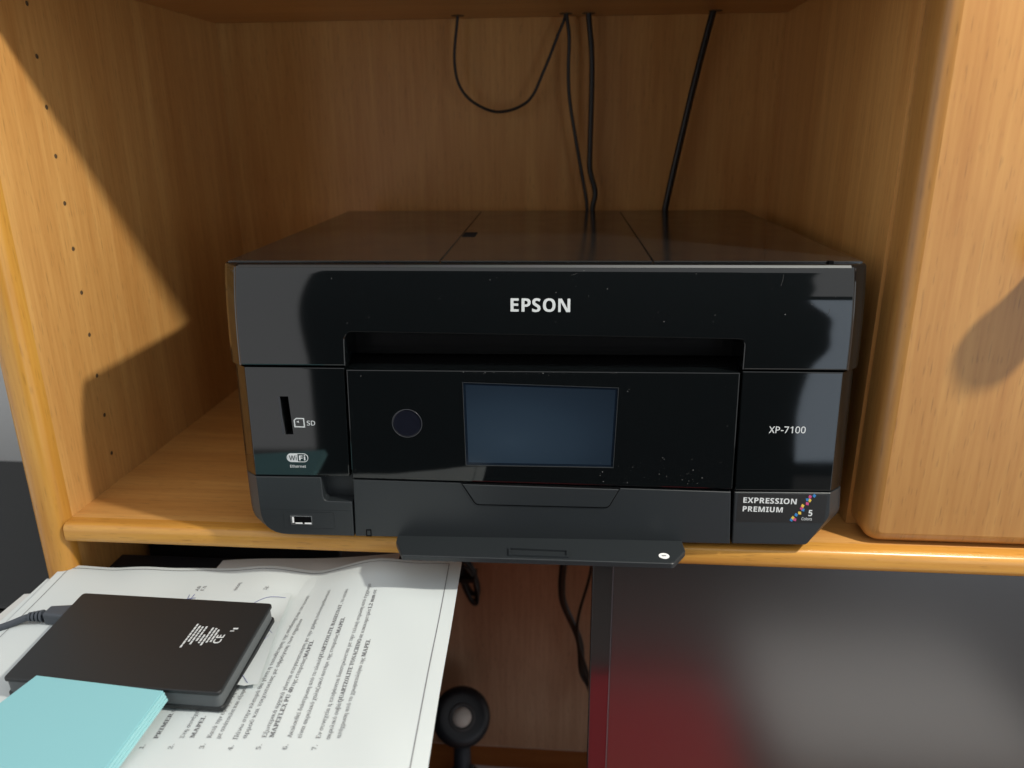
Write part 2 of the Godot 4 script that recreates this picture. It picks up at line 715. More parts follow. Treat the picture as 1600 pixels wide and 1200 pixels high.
# a curved front: the flat shape is cut into level bands, each bent into place
func banded(st: SurfaceTool, face: PackedVector2Array, y0: float, y1: float, n: int) -> void:
	st.set_smooth_group(3)
	for k in n:
		var a := lerpf(y0, y1, float(k) / n)
		var b := lerpf(y0, y1, float(k + 1) / n)
		for piece in Geometry2D.intersect_polygons(face, PackedVector2Array([Vector2(-1, a), Vector2(1, a), Vector2(1, b), Vector2(-1, b)])):
			var p: PackedVector2Array = ccw(piece)
			var ring := PackedVector3Array()
			for q in p:
				ring.append(Vector3(q.x, q.y, -lid_back(q.y)))
			cap(st, ring, p)
	st.set_smooth_group(-1)


func lean(q: Vector3) -> Vector3:   # the lid's face leans back towards its top
	var s := lid_back(q.y)
	var deep := corner_turn(-q.z)
	if absf(q.x) > 0.17:
		q.x += signf(q.x) * 0.0092 * deep * clampf((absf(q.x) - 0.17) / 0.018, 0.0, 1.0)
	q.z -= s * (1.0 - clampf(-q.z / 0.03, 0.0, 1.0) * 0.9)
	return q


func cheek(q: Vector3) -> Vector3:   # the outer corners of the lower front sweep back
	var deep := corner_turn(-q.z)
	if absf(q.x) > 0.166:
		q.x += signf(q.x) * 0.0092 * deep * clampf((absf(q.x) - 0.166) / 0.02, 0.0, 1.0)
	return q


func polyg(a: Array) -> PackedVector2Array:
	var out := PackedVector2Array()
	for i in range(0, a.size(), 2):
		out.append(Vector2(a[i], a[i + 1]))
	return out


func build_printer() -> void:
	var F := PRINTER_FIT
	var t := thing("inkjet_printer", "black glossy inkjet printer with a small touch screen, standing on the wooden shelf", "printer", Vector3(0.0178, 0.0027, 0.0300), 0.0326)
	var bold := font("Droid Sans", true)
	var sans := font("Droid Sans")
	# ---- lid
	var st := fresh()
	var face := rounded(polyg([-0.190, 0.1225, -0.1222, 0.1225, -0.1217, 0.1446, 0.1262, 0.1412, 0.1262, 0.1220, 0.190, 0.1220, 0.190, 0.1868, -0.190, 0.1872]), [0.0, 0.0, 0.006, 0.004, 0.0, 0.0, 0.0022, 0.0022], 6)
	face = split_edges(ccw(face), 0.002)
	var lid_face := plate(st, face, 0.0, 0.03, 0.0013, lean, false)
	banded(st, lid_face, 0.1200, 0.1840, 22)
	banded(st, lid_face, 0.1840, 0.1880, 5)
	var lid := put("scanner_lid", st, M.gloss, t, F)
	st = fresh()
	var prof := PackedVector2Array([Vector2(-0.199, 0.0302), Vector2(0.199, 0.0302), Vector2(0.1955, 0.3176), Vector2(-0.1955, 0.3176)])
	plate_up(st, prof, 0.1225, 0.1872, 0.0015)
	put("lid_body", st, M.top, lid, F)
	for s in [[-0.1965, -0.0623, -0.1960, -0.0620], [-0.0612, 0.0697, -0.0614, 0.0740], [0.0707, 0.1965, 0.0750, 0.1960]]:
		st = fresh()
		plate_up(st, PackedVector2Array([Vector2(s[0], 0.0145), Vector2(s[1], 0.0145), Vector2(s[3], 0.3170), Vector2(s[2], 0.3170)]), 0.1868, 0.1880, 0.0005)
		put("top_panel", st, M.top, lid, F)
	st = fresh()
	plate_up(st, PackedVector2Array([Vector2(-0.0606, 0.126), Vector2(-0.0505, 0.126), Vector2(-0.0505, 0.150), Vector2(-0.0606, 0.150)]), 0.1870, 0.1882, 0.0002)
	put("finger_notch", st, M.core, lid, F)
	st = fresh()
	plate_up(st, PackedVector2Array([Vector2(0.1755, 0.0120), Vector2(0.1785, 0.0120), Vector2(0.1785, 0.0150), Vector2(0.1755, 0.0150)]), 0.1866, 0.1884, 0.0002)
	put("hinge_gap", st, M.core, lid, F)
	letters("logo_lettering", "EPSON", bold, Rect2(-0.0172, 0.1584, 0.0366, 0.0084), -0.0002, M.silver, lid, 0.0007, -0.0002, true)
	# ---- lower body
	st = fresh()
	plate_up(st, PackedVector2Array([Vector2(-0.186, 0.0150), Vector2(0.186, 0.0150), Vector2(0.1975, 0.0260), Vector2(0.1945, 0.3120), Vector2(-0.1945, 0.3120), Vector2(-0.1975, 0.0260)]), 0.004, 0.1205, 0.001)
	var body := put("body", st, M.core, t, F)
	for fx in [-0.15, 0.15]:
		for fz in [-0.05, -0.27]:
			st = fresh()
			lathe(st, [Vector2(0.0001, -0.0053), Vector2(0.009, -0.0053), Vector2(0.009, 0.0045), Vector2(0.0001, 0.0045)], Transform3D(Basis(), Vector3(fx, 0, fz)), 20)
			put("rubber_foot", st, M.core, body, F)
	# left column with the card slot
	var out := polyg([-0.188, 0.0453, -0.1243, 0.0455, -0.1231, 0.1213, -0.1877, 0.1215])
	var slot := rounded(polyg([-0.1646, 0.0752, -0.1595, 0.0754, -0.1608, 0.1018, -0.1667, 0.1018]), [0.0008, 0.0008, 0.0008, 0.0008], 3)
	st = fresh()
	var inner := plate(st, out, 0.0, 0.02, 0.0008, cheek, false)
	holed(st, inner, slot, 0.0)
	var col := put("left_column", st, M.gloss, t, F)
	st = fresh()
	well(st, slot, -0.0001, 0.012)
	put("card_slot", st, M.well, col, F)
	st = fresh()
	plate(st, rounded(polyg([-0.1666, 0.0756, -0.1653, 0.0752, -0.1662, 0.1016, -0.1674, 0.1016]), [0.0004, 0.0004, 0.0004, 0.0004], 2), 0.0004, 0.0006, 0.0003)
	put("slot_rim", st, M.ring, col, F)
	# card symbol, wireless symbol
	st = fresh()
	var card := rounded(polyg([-0.1584, 0.0805, -0.1514, 0.0803, -0.1516, 0.0869, -0.1568, 0.0870, -0.1585, 0.0856]), [0.0007, 0.0007, 0.0007, 0.0006, 0.0006], 3)
	frame(st, ccw(card), 0.0007, 0.0002)
	plate(st, polyg([-0.1568, 0.0842, -0.1552, 0.0836, -0.1554, 0.0851]), 0.00025, 0.0002, 0.00005)
	put("card_symbol", st, M.print, col, F)
	letters("card_lettering", "SD", sans, Rect2(-0.1500, 0.0819, 0.0054, 0.0032), 0.0001, M.print, col, 0.00015)
	st = fresh()
	frame(st, rr(-0.1654, 0.0556, -0.1511, 0.0618, 0.0030, 8), 0.0004, 0.0002)
	var half := PackedVector2Array()
	for q in rr(-0.1654, 0.0556, -0.1511, 0.0618, 0.0030, 8):
		half.append(Vector2(minf(q.x, -0.1582), q.y))
	plate(st, rounded(polyg([-0.1648, 0.0559, -0.1582, 0.0559, -0.1582, 0.0615, -0.1648, 0.0615]), [0.0024, 0.0, 0.0, 0.0024], 6), 0.00022, 0.0002, 0.00003)
	put("wireless_symbol", st, M.print, col, F)
	letters("wireless_lettering", "Wi", sans, Rect2(-0.1638, 0.0570, 0.0050, 0.0034), 0.00022, M.core, col, 0.00012)
	letters("wireless_lettering", "Fi", bold, Rect2(-0.1572, 0.0569, 0.0042, 0.0037), 0.0001, M.print, col, 0.00015)
	letters("network_lettering", "Ethernet", sans, Rect2(-0.1636, 0.0516, 0.0105, 0.0020), 0.0001, M.print, col, 0.00012)
	# control panel: one cell round the button, one round the screen
	st = fresh()
	inner = plate(st, polyg([-0.1229, 0.0446, 0.1260, 0.0405, 0.1250, 0.1203, -0.1218, 0.1203]), 0.0006, 0.026, 0.0009, null, false)
	var lowm := inner[0].lerp(inner[1], 0.23)
	var topm := inner[3].lerp(inner[2], 0.23)
	var ringc := circle(Vector2(-0.0843, 0.0842), 0.0101, 40)
	var scr := rounded(polyg([-0.0470, 0.0550, 0.0489, 0.0547, 0.0506, 0.1100, -0.0479, 0.1128]), [0.0008, 0.0008, 0.0008, 0.0008], 3)
	holed(st, PackedVector2Array([inner[0], lowm, topm, inner[3]]), ringc, 0.0006)
	holed(st, PackedVector2Array([lowm, inner[1], inner[2], topm]), ccw(scr), 0.0006)
	var panel := put("control_panel", st, M.gloss, t, F)
	st = fresh()
	lathe(st, [Vector2(0.0001, -0.0003), Vector2(0.005, -0.0003), Vector2(0.0087, -0.0003), Vector2(0.0101, -0.0003), Vector2(0.0101, -0.004)], Transform3D(Basis(Vector3.RIGHT, PI / 2), Vector3(-0.0843, 0.0842, 0.0006)), 40)
	var btn := put("home_button", st, M.lens, panel, F)
	st = fresh()
	var torus := []
	for i in 41:
		torus.append(Vector3(-0.0843 + cos(TAU * i / 40) * 0.00965, 0.0842 + sin(TAU * i / 40) * 0.00965, 0.0006))
	tube(st, PackedVector3Array(torus), 0.00022, 8)
	put("button_ring", st, M.ring, btn, F)
	st = fresh()
	var sc := ccw(scr)
	cap(st, flat(sc, -0.0001), sc)
	well(st, sc, 0.0006, 0.0008, false)
	var lcd := put("touch_screen", st, M.screen, panel, F)
	st = fresh()
	var dp := [Vector3(-0.0452, 0.0570, 0.00005), Vector3(0.0470, 0.0566, 0.00005), Vector3(0.0484, 0.1082, 0.00005), Vector3(-0.0460, 0.1108, 0.00005)]
	var duv := [Vector2(0, 1), Vector2(1, 1), Vector2(1, 0), Vector2(0, 0)]
	for k in [0, 2, 1, 0, 3, 2]:
		st.set_uv(duv[k])
		st.add_vertex(dp[k])
	put("display", st, M.display, lcd, F)
	st = fresh()
	frame(st, sc, 0.00035, 0.0007)
	put("screen_rim", st, M.screen_edge, lcd, F)
	# right column
	st = fresh()
	plate(st, polyg([0.1276, 0.0397, 0.1888, 0.0402, 0.1876, 0.1210, 0.1264, 0.1211]), 0.0, 0.02, 0.0008, cheek)
	col = put("right_column", st, M.gloss, t, F)
	letters("model_lettering", "XP-7100", sans, Rect2(0.1457, 0.0802, 0.0226, 0.0045), 0.0001, M.print, col, 0.0002, 0.0002)
	# lower corners
	st = fresh()
	var cut := rounded(polyg([-0.188, 0.0447, -0.1872, 0.0015, -0.1243, 0.0010, -0.1240, 0.0268, -0.1430, 0.0272, -0.1438, 0.0447]), [0.0005, 0.0185, 0.0006, 0.0005, 0.0035, 0.0005], 7)
	cut = ccw(cut)
	var port := polyg([-0.1664, 0.0096, -0.1518, 0.0094, -0.1519, 0.0160, -0.1666, 0.0162])
	plate(st, cut, 0.0, 0.02, 0.0008, cheek)
	col = put("lower_left_corner", st, M.matte, t, F)
	st = fresh()
	box(st, Vector3(-0.1860, 0.02005, -0.0002), Vector3(-0.1250, 0.0203, 0.00012))
	frame(st, rr(-0.1716, 0.0062, -0.1368, 0.0187, 0.0015, 4), 0.0003, 0.00016)
	put("port_cover_line", st, M.screen_edge if false else M.matte, col, F)
	st = fresh()
	frame(st, ccw(port), 0.0006, 0.0007)
	var usb := put("memory_port", st, M.metal, col, F)
	st = fresh()
	plate(st, inset(ccw(port), 0.0004), 0.00035, 0.0003, 0.00005)
	put("port_opening", st, M.core, usb, F)
	st = fresh()
	for b in [[-0.1656, 0.0106, -0.1644, 0.0152], [-0.1636, 0.0099, -0.1588, 0.0109], [-0.1572, 0.0099, -0.1526, 0.0109]]:
		plate(st, polyg([b[0], b[1], b[2], b[1], b[2], b[3], b[0], b[3]]), 0.0006, 0.0004, 0.0001)
	put("port_contact", st, M.white, usb, F)
	st = fresh()
	plate(st, rounded(polyg([-0.1442, 0.0262, -0.1232, 0.0262, -0.1232, 0.0449, -0.1442, 0.0449]), [0.0, 0.0, 0.0, 0.0], 2), -0.010, 0.003, 0.0005)
	put("pocket_wall", st, M.matte, col, F)
	st = fresh()
	var lr := rounded(polyg([0.1287, 0.0006, 0.1770, 0.0006, 0.1900, 0.0215, 0.1888, 0.0390, 0.1277, 0.0385]), [0.0006, 0.004, 0.012, 0.0005, 0.0005], 6)
	plate(st, lr, 0.0, 0.02, 0.0008, cheek)
	col = put("lower_right_corner", st, M.matte, t, F)
	st = fresh()
	plate(st, rr(0.1300, 0.0170, 0.1868, 0.0377, 0.001, 3), 0.00012, 0.0002, 0.00005)
	var stick := put("sticker", st, M.sticker, col, F)
	letters("sticker_lettering", "EXPRESSION", bold, Rect2(0.1335, 0.0310, 0.0341, 0.0040), 0.00012, M.print, stick, 0.00012, -0.0006)
	letters("sticker_lettering", "PREMIUM", bold, Rect2(0.1336, 0.0248, 0.0257, 0.0038), 0.00012, M.print, stick, 0.00012, -0.0004)
	letters("sticker_lettering", "5", bold, Rect2(0.1759, 0.0221, 0.0025, 0.0044), 0.00012, M.print, stick, 0.00012)
	letters("sticker_lettering", "Colors", sans, Rect2(0.1719, 0.0190, 0.0066, 0.0022), 0.00012, M.print, stick, 0.00012)
	var hues := {"blue": lin(0.03, 0.2, 0.5), "pink": lin(0.5, 0.06, 0.2), "yellow": lin(0.7, 0.5, 0.07)}
	for g in [["blue", 0.1784, 0.0368, 0.1], ["pink", 0.1758, 0.0360, 0.5], ["yellow", 0.1758, 0.0334, 0.2], ["blue", 0.1744, 0.0338, 0.9], ["pink", 0.1745, 0.0310, 0.7], ["yellow", 0.1717, 0.0294, 0.3], ["pink", 0.1712, 0.0276, 0.0], ["blue", 0.1722, 0.0266, 0.6], ["yellow", 0.1703, 0.0242, 0.8], ["blue", 0.1682, 0.0228, 0.4], ["yellow", 0.1663, 0.0206, 0.1], ["pink", 0.1676, 0.0194, 0.6], ["blue", 0.1655, 0.0192, 0.3]]:
		st = fresh()
		var gem := PackedVector2Array()
		for k in 4:
			gem.append(Vector2(g[1], g[2]) + Vector2.from_angle(g[3] + k * PI / 2) * (0.0015 if k % 2 else 0.0012))
		plate(st, gem, 0.00024, 0.0002, 0.00003)
		put("colour_gem", st, plain(hues[g[0]], 0.4), stick, F)
	# tray front with its grip
	st = fresh()
	plate(st, polyg([-0.1233, 0.0011, 0.1273, 0.0004, 0.1252, 0.0385, -0.1222, 0.0434]), 0.0, 0.02, 0.0007)
	var tray := put("paper_tray", st, M.matte, t, F)
	st = fresh()
	var grip := rounded(polyg([-0.0407, 0.0268, 0.0462, 0.0260, 0.0530, 0.0395, -0.0495, 0.0415]), [0.004, 0.004, 0.0003, 0.0003], 5)
	plate(st, grip, 0.0009, 0.0012, 0.0007)
	var hand := put("tray_grip", st, M.matte, tray, F)
	st = fresh()
	frame(st, inset(ccw(grip), -0.0006), 0.0007, 0.00022)
	put("grip_gap", st, M.core, hand, F)
	st = fresh()
	frame(st, ccw(polyg([-0.1157, 0.0012, -0.1122, 0.0012, -0.1122, 0.0063, -0.1157, 0.0063])), 0.0005, 0.0004)
	put("tray_catch", st, M.core, tray, F)
	# the pulled-out stacker lip under the tray
	st = fresh()
	var slab := rounded(polyg([-0.094, 0.012, -0.0955, -0.012, 0.0955, -0.012, 0.0960, 0.017, 0.0862, 0.0325, -0.0868, 0.0290]), [0.003, 0.0, 0.0, 0.003, 0.0035, 0.002], 5)
	lay(st, slab, 0.0045, 0.0035, 0.0008)
	var lip := put("stacker_lip", st, M.matte, t, 0.9901)
	st = fresh()
	var grip2 := polyg([-0.0186, 0.0185, 0.0203, 0.0202, 0.0201, 0.0290, -0.0181, 0.0277])
	raise_frame(st, grip2, 0.0045, 0.0012, 0.0014)
	put("lip_grip", st, M.matte, lip, 0.9901)
	st = fresh()
	var dot := PackedVector2Array()
	for i in 20:
		dot.append(Vector2(0.0813, 0.0238) + Vector2(cos(TAU * i / 20) * 0.0034, sin(TAU * i / 20) * 0.0034))
	lay(st, dot, 0.0047, 0.0002, 0.00005)
	put("round_mark", st, M.white, lip, 0.9901)
	st = fresh()
	var arrow := polyg([0.0797, 0.0233, 0.0823, 0.0229, 0.0829, 0.0243, 0.0803, 0.0247])
	lay(st, arrow, 0.0049, 0.0002, 0.00004)
	put("round_mark_print", st, plain(lin(0.25, 0.26, 0.27), 0.5), lip, 0.9901)
	# highlight painted along the lid's front edge, paler towards the right
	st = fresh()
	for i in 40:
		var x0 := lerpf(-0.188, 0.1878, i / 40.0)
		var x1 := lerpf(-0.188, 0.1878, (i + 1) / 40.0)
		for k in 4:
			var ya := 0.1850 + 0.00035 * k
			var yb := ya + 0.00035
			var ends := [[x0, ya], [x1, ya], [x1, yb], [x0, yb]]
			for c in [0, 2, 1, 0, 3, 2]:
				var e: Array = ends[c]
				var thick := 0.016 + 0.085 * smoothstep(-0.12, 0.13, e[0])  # tone of the painted highlight
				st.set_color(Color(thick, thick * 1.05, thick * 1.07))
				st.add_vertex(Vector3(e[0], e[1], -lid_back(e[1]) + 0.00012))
	put("painted_edge_glint", st, M.painted_glint, lid, F).set_meta("kind", "stuff")
	# dust and scuffs
	st = fresh()
	for i in 520:
		var k := i % 5
		var q := Vector3()
		var nrm := Vector3(0, 0, 1)
		if k == 0:
			q = Vector3(rng.randf_range(-0.18, 0.188), 0.1881, -rng.randf_range(0.016, 0.3))
			nrm = Vector3.UP
		elif k == 1:
			q = Vector3(rng.randf_range(-0.05, 0.189), 0.1874, -rng.randf_range(0.0105, 0.0142))
			nrm = Vector3.UP
		elif k == 2:
			q = Vector3(rng.randf_range(-0.12, 0.124), rng.randf_range(0.05, 0.12), 0.0007)
			if q.x > -0.052 and q.x < 0.054:
				q.y = 0.12 - absf(rng.randfn(0.0, 0.001))
		elif k == 3:
			var y := rng.randf_range(0.150, 0.184)
			q = Vector3(rng.randf_range(-0.18, 0.186), y, -lid_back(y) + 0.0001)
		else:
			q = Vector3(rng.randf_range(0.04, 0.122), 0.044 + absf(rng.randfn(0.0, 0.008)), 0.0007)
		speck(st, q, nrm, 0.00006 + 0.00026 * pow(rng.randf(), 5.0))
	var dust := put("dust", st, M.dust, t, F)
	dust.set_meta("kind", "stuff")
	st = fresh()
	for s in [[0.146, 0.1745, 0.1475, 0.1815], [0.1745, 0.157, 0.1755, 0.161], [0.020, 0.1805, 0.0235, 0.1818]]:
		var a := Vector3(s[0], s[1], 0.0)
		var b := Vector3(s[2], s[3], 0.0)
		for e in [a, b]:
			pass
		a.z = -lid_back(a.y) + 0.0001
		b.z = -lid_back(b.y) + 0.0001
		if a.y < 0.12:
			a.z = 0.0008
			b.z = 0.0008
		tube(st, PackedVector3Array([a, a.lerp(b, 0.5) + Vector3(0.0004, 0, 0), b]), 0.00008, 4)
	dust = put("scuffs", st, plain(lin(0.05, 0.05, 0.05), 0.8), t, F)
	dust.set_meta("kind", "stuff")


func speck(st: SurfaceTool, q: Vector3, n: Vector3, r: float) -> void:
	var u := Vector3.RIGHT
	var v := n.cross(u)
	var turn := rng.randf() * TAU
	var p := []
	for k in 5:
		var a := turn + TAU * k / 5
		p.append(q + (u * cos(a) + v * sin(a)) * r * rng.randf_range(0.6, 1.3))
	for k in 3:
		tri(st, p[0], p[k + 1], p[k + 2])


# the thin raised outline of a shape facing +z
func frame(st: SurfaceTool, outer: PackedVector2Array, wide: float, high: float) -> void:
	outer = ccw(outer)
	var ins := inset(outer, wide)
	for i in outer.size():
		var j := (i + 1) % outer.size()
		quad(st, v3(outer[i], high), v3(outer[j], high), v3(ins[j], high), v3(ins[i], high))
		quad(st, v3(outer[j], high), v3(outer[i], high), v3(outer[i], -0.0003), v3(outer[j], -0.0003))
		quad(st, v3(ins[i], high), v3(ins[j], high), v3(ins[j], -0.0003), v3(ins[i], -0.0003))


# a plan given as (x, distance behind the front) raised from y0 to y1
func plate_up(st: SurfaceTool, plan: PackedVector2Array, y0: float, y1: float, bevel: float) -> void:
	var turned := PackedVector2Array()
	for q in plan:
		turned.append(q)
	plate(st, turned, y1, y1 - y0, bevel, func(q): return Vector3(q.x, q.z, -q.y))


# a plan given as (x, distance in front) laid with its top at y
func lay(st: SurfaceTool, plan: PackedVector2Array, y: float, thick: float, bevel: float) -> void:
	var turned := PackedVector2Array()
	for q in plan:
		turned.append(Vector2(q.x, -q.y))
	plate(st, turned, y, thick, bevel, func(q): return Vector3(q.x, q.z, -q.y))


func raise_frame(st: SurfaceTool, plan: PackedVector2Array, y: float, wide: float, high: float) -> void:
	var turned := PackedVector2Array()
	for q in plan:
		turned.append(Vector2(q.x, -q.y))
	turned = ccw(turned)
	var ins := inset(turned, wide)
	var up := func(q, h): return Vector3(q.x, y + h, -q.y)
	for i in turned.size():
		var j := (i + 1) % turned.size()
		quad(st, up.call(turned[i], high), up.call(turned[j], high), up.call(ins[j], high), up.call(ins[i], high))
		quad(st, up.call(turned[j], high), up.call(turned[i], high), up.call(turned[i], -0.001), up.call(turned[j], -0.001))
		quad(st, up.call(ins[i], high), up.call(ins[j], high), up.call(ins[j], -0.001), up.call(ins[i], -0.001))


# ------------------------------------------------------------------ cables
func cable(called: String, pts: Array, r: float, label: String, group: String, flatten := 1.0) -> void:
	var st := fresh()
	tube(st, smooth_path(pts), r, 12, flatten)
	tag(put(called, st, M.cable), label, "cable", group)


func build_cables() -> void:
	var z := -0.305
	var g := "black cables hanging behind the printer"
	cable("hanging_cable", [Vector3(-0.0752, 0.385, z), Vector3(-0.0756, 0.3653, z), Vector3(-0.0798, 0.3292, z), Vector3(-0.0760, 0.305, z), Vector3(-0.0622, 0.2887, z), Vector3(-0.0373, 0.2797, z), Vector3(-0.0092, 0.2894, z), Vector3(0.0061, 0.3167, z), Vector3(0.0180, 0.345, z), Vector3(0.0256, 0.3640, z), Vector3(0.027, 0.385, z)], 0.0014, "thin black cable hanging in a deep U-shaped loop above the printer", g)
	cable("hanging_cable", [Vector3(0.0280, 0.386, z + 0.002), Vector3(0.0272, 0.3640, z + 0.002), Vector3(0.0297, 0.345, z + 0.002), Vector3(0.0293, 0.3164, z), Vector3(0.0310, 0.290, z), Vector3(0.0378, 0.2525, z), Vector3(0.0460, 0.212, z), Vector3(0.0498, 0.1901, z), Vector3(0.0505, 0.1600, z), Vector3(0.047, 0.05, z)], 0.0017, "thin black cable running from the loop's right end down to the printer", g)
	cable("hanging_cable", [Vector3(0.0472, 0.386, z), Vector3(0.0475, 0.3632, z), Vector3(0.0515, 0.3218, z), Vector3(0.0516, 0.2465, z), Vector3(0.0520, 0.225, z), Vector3(0.0577, 0.2038, z), Vector3(0.0555, 0.1882, z), Vector3(0.053, 0.16, z), Vector3(0.052, 0.05, z)], 0.0026, "thicker black cable hanging straight down with a kink just above the printer", g)
	cable("hanging_cable", [Vector3(0.166, 0.386, z), Vector3(0.1614, 0.3665, z), Vector3(0.146, 0.2924, z), Vector3(0.1277, 0.1902, z), Vector3(0.125, 0.16, z), Vector3(0.124, 0.05, z)], 0.0032, "thick black power cable slanting down to the right part of the printer", g)
	var zl := -0.28
	cable("lower_cable", [Vector3(0.0340, -0.1750, zl), Vector3(0.0321, -0.2088, zl), Vector3(0.0308, -0.235, zl), Vector3(0.0340, -0.260, zl), Vector3(0.0523, -0.3072, zl), Vector3(0.057, -0.3523, zl), Vector3(0.0693, -0.3842, zl), Vector3(0.078, -0.43, zl + 0.05)], 0.0042, "thick black cable hanging under the shelf left of the screen", "black cables under the shelf", 0.7)
	cable("lower_cable", [Vector3(0.0650, -0.175, zl + 0.01), Vector3(0.0626, -0.2116, zl + 0.01), Vector3(0.0514, -0.2632, zl + 0.01), Vector3(0.0500, -0.290, zl + 0.01), Vector3(0.0547, -0.316, zl + 0.01), Vector3(0.073, -0.3793, zl + 0.01), Vector3(0.085, -0.42, zl + 0.03)], 0.0018, "thin black cable under the shelf, close beside the screen's edge", "black cables under the shelf")
	# a bundled coil hanging on the back board
	var st := fresh()
	for k in 6:
		var pts := []
		var c := Vector3(-0.0800 + 0.0016 * (k % 3), -0.2360 - 0.001 * k, -0.300 + 0.003 * k)
		for i in 17:
			var a := TAU * i / 16
			var w := 0.0075 + 0.0012 * sin(k * 2.1)
			var h := 0.027 + 0.0022 * cos(k * 1.7)
			pts.append(c + Vector3(cos(a) * w - sin(a) * 0.007, sin(a) * h, sin(a * 2.0 + k) * 0.002))
		tube(st, smooth_path(pts, 3), 0.0019, 8)
	var coil := thing("cable_coil", "small bundle of coiled black cable hanging under the shelf beside the papers", "cable coil", Vector3.ZERO)
	put("coil", st, M.cable, coil)
	st = fresh()
	box(st, Vector3(-0.089, -0.236, -0.304), Vector3(-0.070, -0.231, -0.280))
	put("tie", st, M.cable, coil)


# ------------------------------------------------------------------ the screen under the shelf
func build_monitor() -> void:
	var t := thing("monitor", "large black glossy flat screen under the shelf, faintly mirroring red and grey", "monitor", Vector3(0.0565, -0.36, -0.012))
	t.rotation = Vector3(deg_to_rad(-1.5), 0.0, 0.0)
	var w := 0.62
	var st := fresh()
	plate(st, rr(0.0, 0.0, w, 0.345, 0.004, 5), 0.0, 0.012, 0.0012)
	var bez := put("bezel", st, M.tv_bezel, t)
	st = fresh()
	box(st, Vector3(0.012, 0.012, -0.035), Vector3(w - 0.012, 0.333, -0.0121))
	put("back_cover", st, M.core, t)
	st = fresh()
	var s := rr(0.0162, 0.016, w - 0.0162, 0.329, 0.001, 3)
	plate(st, s, 0.0006, 0.0012, 0.0002)
	put("screen", st, M.tv_screen, t)
	st = fresh()
	frame(st, rr(0.0152, 0.015, w - 0.0152, 0.330, 0.001, 3), 0.0007, 0.0009)
	put("screen_rim", st, M.tv_line, bez)
	st = fresh()
	box(st, Vector3(w / 2 - 0.04, -0.13, -0.06), Vector3(w / 2 + 0.04, 0.16, -0.0352))
	put("stand_neck", st, M.core, t)
	st = fresh()
	box(st, Vector3(w / 2 - 0.14, -0.1535, -0.13), Vector3(w / 2 + 0.14, -0.1405, 0.05))
	put("stand_base", st, M.core, t)


# ------------------------------------------------------------------ papers
const SHEET_O := Vector2(-0.0006, 0.0188)
const SHEET_A := Vector2(-1.0, 0.0)     # to the left along the far edge
const SHEET_B := Vector2(0.0562, 0.9984)      # towards the viewer

# the pile slopes down a little to the left: its things are set in this frame
func on_pile(o: Node3D, shift := Vector3.ZERO) -> void:
	o.transform = Transform3D(Basis(Vector3.BACK, atan(0.064)), Vector3(-0.035, -0.0225, 0.0)) * Transform3D(Basis(), shift)


func sheet_height(s: float, d: float) -> float:   # s to the left from the right edge, d from the far edge
	var back := 1.0 - smoothstep(0.0, 0.085, d)
	var y := 0.0
	y -= back * 0.0052 * exp(-pow((s - 0.104) / 0.022, 2.0))
	y += back * 0.0032 * exp(-pow((s - 0.062) / 0.024, 2.0))
	y += back * 0.0028 * smoothstep(0.25, 0.297, s)
	y -= 0.0007 * exp(-pow((s - 0.104 - d * 0.22) / 0.010, 2.0)) * (1.0 - smoothstep(0.08, 0.17, d))
	y += 0.0010 * sin(s * 27.0 + d * 14.0) + 0.0006 * sin(s * 61.0 - d * 33.0) + 0.0003 * sin(s * 140.0 + d * 60.0)
	return y


func on_sheet(s: float, d: float, lift := 0.0) -> Vector3:
	var q := SHEET_O + SHEET_A * s + SHEET_B * d
	return Vector3(q.x, sheet_height(s, d) + lift, q.y)


func sheet_strip(st: SurfaceTool, a: Vector2, b: Vector2, wide: float, lift: float) -> void:
	var n := 40
	var side := (b - a).normalized().orthogonal() * wide / 2.0
	for i in n:
		var p := a.lerp(b, float(i) / n)
		var q := a.lerp(b, float(i + 1) / n)
		quad(st, on_sheet(p.x + side.x, p.y + side.y, lift), on_sheet(p.x - side.x, p.y - side.y, lift), on_sheet(q.x - side.x, q.y - side.y, lift), on_sheet(q.x + side.x, q.y + side.y, lift))


# one printed line: starts at (s, d) and runs away from the viewer for the given length
func sheet_text(st: SurfaceTool, text: String, f: Font, s: float, d: float, long: float, high: float) -> void:
	var tm := TextMesh.new()
	tm.text = text
	tm.font = f
	tm.font_size = 32
	tm.pixel_size = 0.001
	tm.depth = 0.0
	tm.curve_step = 4.0
	var bb := tm.get_aabb()
	var arrays := tm.get_mesh_arrays()
	if arrays.is_empty():
		return
	var vs: PackedVector3Array = arrays[Mesh.ARRAY_VERTEX]
	var idx = arrays[Mesh.ARRAY_INDEX]
	var count: int = idx.size() if idx != null else vs.size()
	var k := high / 0.0225
	var kx := long / bb.size.x if long > 0.0 else k
	for i in count:
		var q: Vector3 = vs[idx[i]] if idx != null else vs[i]
		st.add_vertex(on_sheet(s + (q.y) * k, d - (q.x - bb.position.x) * kx, 0.00035))


func plain_sheet(called: String, corners: Array, y: float, sag: float, m: Material, label: String, group := "", piled := true) -> void:
	var st := fresh()
	var n := 14
	st.set_smooth_group(1)
	var at := func(u, v):
		var a: Vector2 = corners[0].lerp(corners[1], u)
		var b: Vector2 = corners[3].lerp(corners[2], u)
		var q := a.lerp(b, v)
		var lift := 0.0011 * sin(u * 6.0 + v * 3.0 + y * 900.0) - sag * pow(1.0 - v, 2.0)
		return Vector3(q.x, y + lift, q.y)
	for i in n:
		for j in n:
			var u := float(i) / n
			var v := float(j) / n
			var e := 1.0 / n
			quad(st, at.call(u, v + e), at.call(u + e, v + e), at.call(u + e, v), at.call(u, v))
	var o := put(called, st, m)
	tag(o, label, "paper", group)
	if piled:
		on_pile(o)


